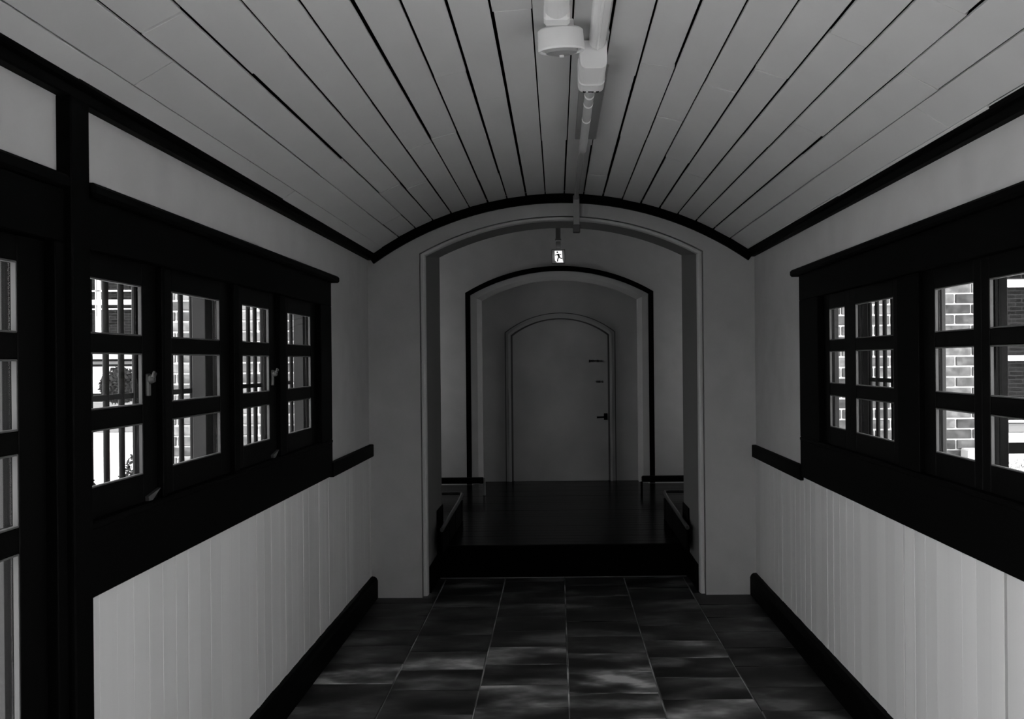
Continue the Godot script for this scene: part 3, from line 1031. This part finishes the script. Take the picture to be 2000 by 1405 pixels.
# ==================================================================== fittings
func build_ceiling_things() -> void:
	# smoke detector
	var d := root("smoke_detector", Vector3(0.026, 2.797, -3.45))
	tag(d, "round white smoke detector hanging under the boarded vault", "smoke detector")
	d.rotation = Vector3(0.13, 0, 0.05)
	var st := begin()
	lathe(st, [Vector2(0.0, 0.106), Vector2(0.05, 0.106), Vector2(0.05, 0.075)], 24)
	obj("mounting_base", st, M.white_plastic, d)
	st = begin()
	lathe(st, [Vector2(0.0, 0.076), Vector2(0.074, 0.076), Vector2(0.0805, 0.070), Vector2(0.083, 0.006), Vector2(0.080, 0.0), Vector2(0.074, 0.0), Vector2(0.072, 0.006), Vector2(0.0, 0.008)], 48)
	obj("housing", st, M.white_plastic, d)
	st = begin()
	lathe(st, [Vector2(0.060, 0.008), Vector2(0.054, -0.006), Vector2(0.03, -0.012), Vector2(0.0, -0.013)], 32)
	obj("sensing_grille", st, M.grey_plastic, d)
	st = begin()
	lathe(st, [Vector2(0.009, -0.010), Vector2(0.008, -0.020), Vector2(0.0, -0.021)], 12)
	obj("indicator_lamp", st, M.white_plastic, d)
	# round duct that ends above the detector, and the flat one beside it
	var t := root("cable_duct", Vector3(0.01, 2.878, -3.30))
	tag(t, "white cable duct along the vault ending above the smoke detector", "cable duct")
	st = begin()
	half_round(st, 0.042, 0.034, -4.4, 0.0)
	obj("duct_cover", st, M.white_plastic, t).rotation.y = PI
	st = begin()
	add_box(st, Vector3(-0.044, -0.036, -0.02), Vector3(0.044, 0.02, 0.05), 0.008)
	obj("end_cap", st, M.white_plastic, t)
	var u := root("cable_duct_001", Vector3(0.160, 2.876, -3.59))
	tag(u, "narrow white cable duct running to the end cap of the tube lamp", "cable duct")
	st = begin()
	half_round(st, 0.030, 0.026, -4.8, 0.0)
	obj("duct_cover", st, M.white_plastic, u).rotation.y = PI
	st = begin()
	add_box(st, Vector3(-0.005, -0.031, -0.0), Vector3(0.005, -0.022, 4.8), 0.002)
	obj("duct_seam", st, M.white_plastic, u)
	# tube lamp
	var l := root("tube_lamp", Vector3(0.146, 2.83, -3.64))
	tag(l, "unlit white tube lamp fixed along the crown of the vault", "lamp")
	var along := Basis(Vector3(1, 0, 0), -PI / 2)   # lathe axis y -> -z
	st = begin()
	boxy_trough(st, 0.050, 0.048, 0.04, -0.17)
	obj("end_cap", st, M.white_plastic, l)
	st = begin()
	boxy_trough(st, 0.053, 0.052, -0.174, -0.27)
	obj("end_ring", st, M.white_plastic, l)
	st = begin()
	for x in [-0.026, 0.0, 0.026]:
		add_box(st, Vector3(x - (0.013 if x == 0.0 else 0.007), -0.0535, -0.256), Vector3(x + (0.013 if x == 0.0 else 0.007), -0.046, -0.271), 0.003)
	obj("contact_holes", st, M.dark_hole, l)
	st = begin()
	lathe(st, [Vector2(0.020, 0.27), Vector2(0.020, 1.50), Vector2(0.0, 1.50)], 18, Transform3D(along, Vector3(0, -0.016, 0)))
	obj("glass_tube", st, M.tube_cover, l)
	for y in [0.31, 0.42, 0.56, 0.83]:
		st = begin()
		lathe(st, [Vector2(0.0195, y), Vector2(0.0208, y + 0.004), Vector2(0.0208, y + 0.026), Vector2(0.0195, y + 0.03)], 16, Transform3D(along, Vector3(0, -0.016, 0)))
		obj("tube_ring", st, M.white_plastic, l)
	st = begin()
	add_box(st, Vector3(-0.040, 0.05, -0.272), Vector3(0.075, 0.064, -1.55), 0.004)  # grey plate standing for the shaded board behind the tube
	add_box(st, Vector3(-0.012, 0.0, -0.6), Vector3(0.012, 0.05, -0.64))
	add_box(st, Vector3(-0.012, 0.0, -1.4), Vector3(0.012, 0.05, -1.44))
	obj("shade_plate", st, M.shade_plate, l)
	# conduit from the lamp to the end wall and down over the arch
	var c := root("conduit", Vector3(0.148, 2.86, -5.20))
	tag(c, "thin grey conduit from the tube lamp down across the end arch", "conduit")
	st = begin()
	add_box(st, Vector3(-0.014, -0.012, 0.0), Vector3(0.014, 0.03, -1.775), 0.004)
	obj("ceiling_run", st, M.grey_plastic, c)
	st = begin()
	add_box(st, Vector3(-0.022, 0.02, -1.73), Vector3(0.022, -0.19, -1.783), 0.004)
	obj("wall_drop", st, M.grey_plastic, c)
	st = begin()
	add_box(st, Vector3(-0.026, -0.19, -1.728), Vector3(0.026, -0.245, -1.784), 0.005)
	obj("end_box", st, M.kerb_grey, c)

func boxy_trough(st: SurfaceTool, hw: float, h: float, z0: float, z1: float) -> void:
	# flat-bottomed trough with rounded corners, open side up
	var poly := PackedVector2Array([Vector2(hw, 0.055), Vector2(-hw, 0.055)])
	for i in 17:
		var a := PI + PI * i / 16.0
		poly.append(Vector2(signf(cos(a)) * pow(absf(cos(a)), 0.45) * hw, -pow(absf(sin(a)), 0.45) * h))
	extrude(st, poly, z0, z1)

func half_round(st: SurfaceTool, hw: float, h: float, z0: float, z1: float) -> void:
	# a shallow rounded trough hanging under y = 0.02
	var poly := PackedVector2Array([Vector2(hw, 0.02), Vector2(-hw, 0.02)])
	for i in 13:
		var a := PI + PI * i / 12.0
		poly.append(Vector2(cos(a) * hw, sin(a) * h))
	extrude(st, poly, z0, z1)

func build_hall_things() -> void:
	# emergency exit sign with a running figure
	var e := root("exit_sign", Vector3(0.024, 2.817, -10.4))
	tag(e, "small lit exit sign with a running figure hanging in the hall", "exit sign")
	var st := begin()
	add_box(st, Vector3(-0.072, -0.078, -0.03), Vector3(0.072, 0.078, 0.0), 0.006)
	obj("sign_case", st, M.sign_case, e)
	st = begin()
	extrude(st, PackedVector2Array([Vector2(-0.038, 0.058), Vector2(0.040, 0.058), Vector2(0.042, -0.025), Vector2(0.054, -0.066), Vector2(-0.016, -0.066), Vector2(-0.036, -0.042)]), 0.0, 0.003)
	obj("lit_panel", st, M.lit_sign, e)
	st = begin()
	lathe(st, [Vector2(0.0, 0.004), Vector2(0.0095, 0.004), Vector2(0.0095, 0.006), Vector2(0.0, 0.006)], 14, Transform3D(Basis(Vector3(1, 0, 0), PI / 2), Vector3(-0.010, 0.043, 0)))
	for q in [[-0.006, 0.026, 0.010, -0.006, 0.0085], [-0.006, 0.024, -0.022, 0.014, 0.004], [-0.022, 0.014, -0.034, 0.012, 0.004], [0.0, 0.022, 0.020, 0.024, 0.0035], [0.020, 0.024, 0.030, 0.014, 0.0035],
			[0.008, -0.006, 0.022, -0.020, 0.005], [0.022, -0.020, 0.040, -0.024, 0.0045], [0.004, -0.008, -0.008, -0.034, 0.005], [-0.008, -0.034, -0.008, -0.055, 0.0045]]:
		var a := Vector2(q[0], q[1])
		var b := Vector2(q[2], q[3])
		var n: Vector2 = (b - a).orthogonal().normalized() * float(q[4]) * 1.35
		extrude(st, PackedVector2Array([a + n, b + n, b - n, a - n]), 0.003, 0.006)
	obj("running_figure", st, M.dark_hole, e).set_meta("label", "black running figure")
	st = begin()
	add_box(st, Vector3(-0.026, 0.076, -0.025), Vector3(0.026, 0.40, -0.005), 0.004)
	add_box(st, Vector3(-0.032, 0.165, -0.028), Vector3(0.032, 0.19, -0.002), 0.003)
	add_box(st, Vector3(-0.05, 0.40, -0.04), Vector3(0.05, 0.484, 0.01), 0.004)
	obj("hanger", st, M.sign_case, e)
	var lamp := OmniLight3D.new()
	lamp.name = "exit_sign_glow"
	lamp.light_energy = 0.003
	lamp.light_size = 0.04
	lamp.omni_range = 12
	lamp.omni_attenuation = 2.0
	lamp.shadow_enabled = true
	lamp.position = Vector3(0.024, 2.817, -10.36)
	add_child(lamp)
	# low guard rails on the hall floor
	guard_rail("guard_rail", -1, "low dark guard rail along the arch jamb on the glazed door side")
	guard_rail("guard_rail_001", 1, "low dark guard rail along the arch jamb opposite the glazed door side")
	for s in [-1, 1]:
		var xe := -0.80 if s < 0 else 0.90
		var xo := -2.2 if s < 0 else 2.3
		var r := root("guard_rail", Vector3(xe, FLOOR2, -10.5))
		tag(r, "low dark guard rail before the back wall, on the " + ("side with the bright end post" if s < 0 else "door handle side"), "guard rail")
		var y := 0.183
		st = begin()
		add_box(st, Vector3(0, y - 0.055, -0.025), Vector3(xo - xe, y + 0.012, 0.025), 0.012)
		obj("rail", st, M.black_sash, r)
		for k in 3:
			var x: float = lerp(0.0, xo - xe, k / 2.2)
			st = begin()
			add_box(st, Vector3(x - 0.012, 0.0, -0.016), Vector3(x + 0.012, y - 0.05, 0.016), 0.004)
			obj("post", st, M.metal_strip if (k == 0 and s < 0) else M.black_timber, r)
		if s < 0:
			st = begin()
			add_box(st, Vector3(-0.004, 0.0, 0.0), Vector3(0.016, y + 0.012, 0.03), 0.004)
			obj("end_post", st, M.metal_strip, r).set_meta("label", "bright metal end post")

func guard_rail(called: String, s: int, label: String) -> void:
	var x := -0.875 if s < 0 else 0.965
	var r := root(called, Vector3(x, FLOOR2, -8.0))
	tag(r, label, "guard rail")
	var y := 0.215
	var st := begin()
	tube(st, [Vector3(0, y - 0.03, 0.72), Vector3(0, y - 0.028, 0.70), Vector3(0, y + 0.0, -0.55), Vector3(0, y + 0.02, -0.86), Vector3(s * 0.012, y + 0.022, -0.90), Vector3(s * 0.05, y + 0.022, -0.92), Vector3(s * 0.5, y + 0.022, -0.92)], 0.015, 10)
	obj("rail", st, M.rail_grey, r)
	st = begin()
	add_box(st, Vector3(-0.006, 0.004, 0.70), Vector3(0.006, y - 0.03, -0.86), 0.002)
	obj("skirt_board", st, M.black_timber, r)
	for d in [0.25, -0.2, -0.7]:
		st = begin()
		tube(st, [Vector3(0, 0.0, d), Vector3(0, y - 0.012, d)], 0.009, 8)
		obj("post", st, M.black_timber, r)
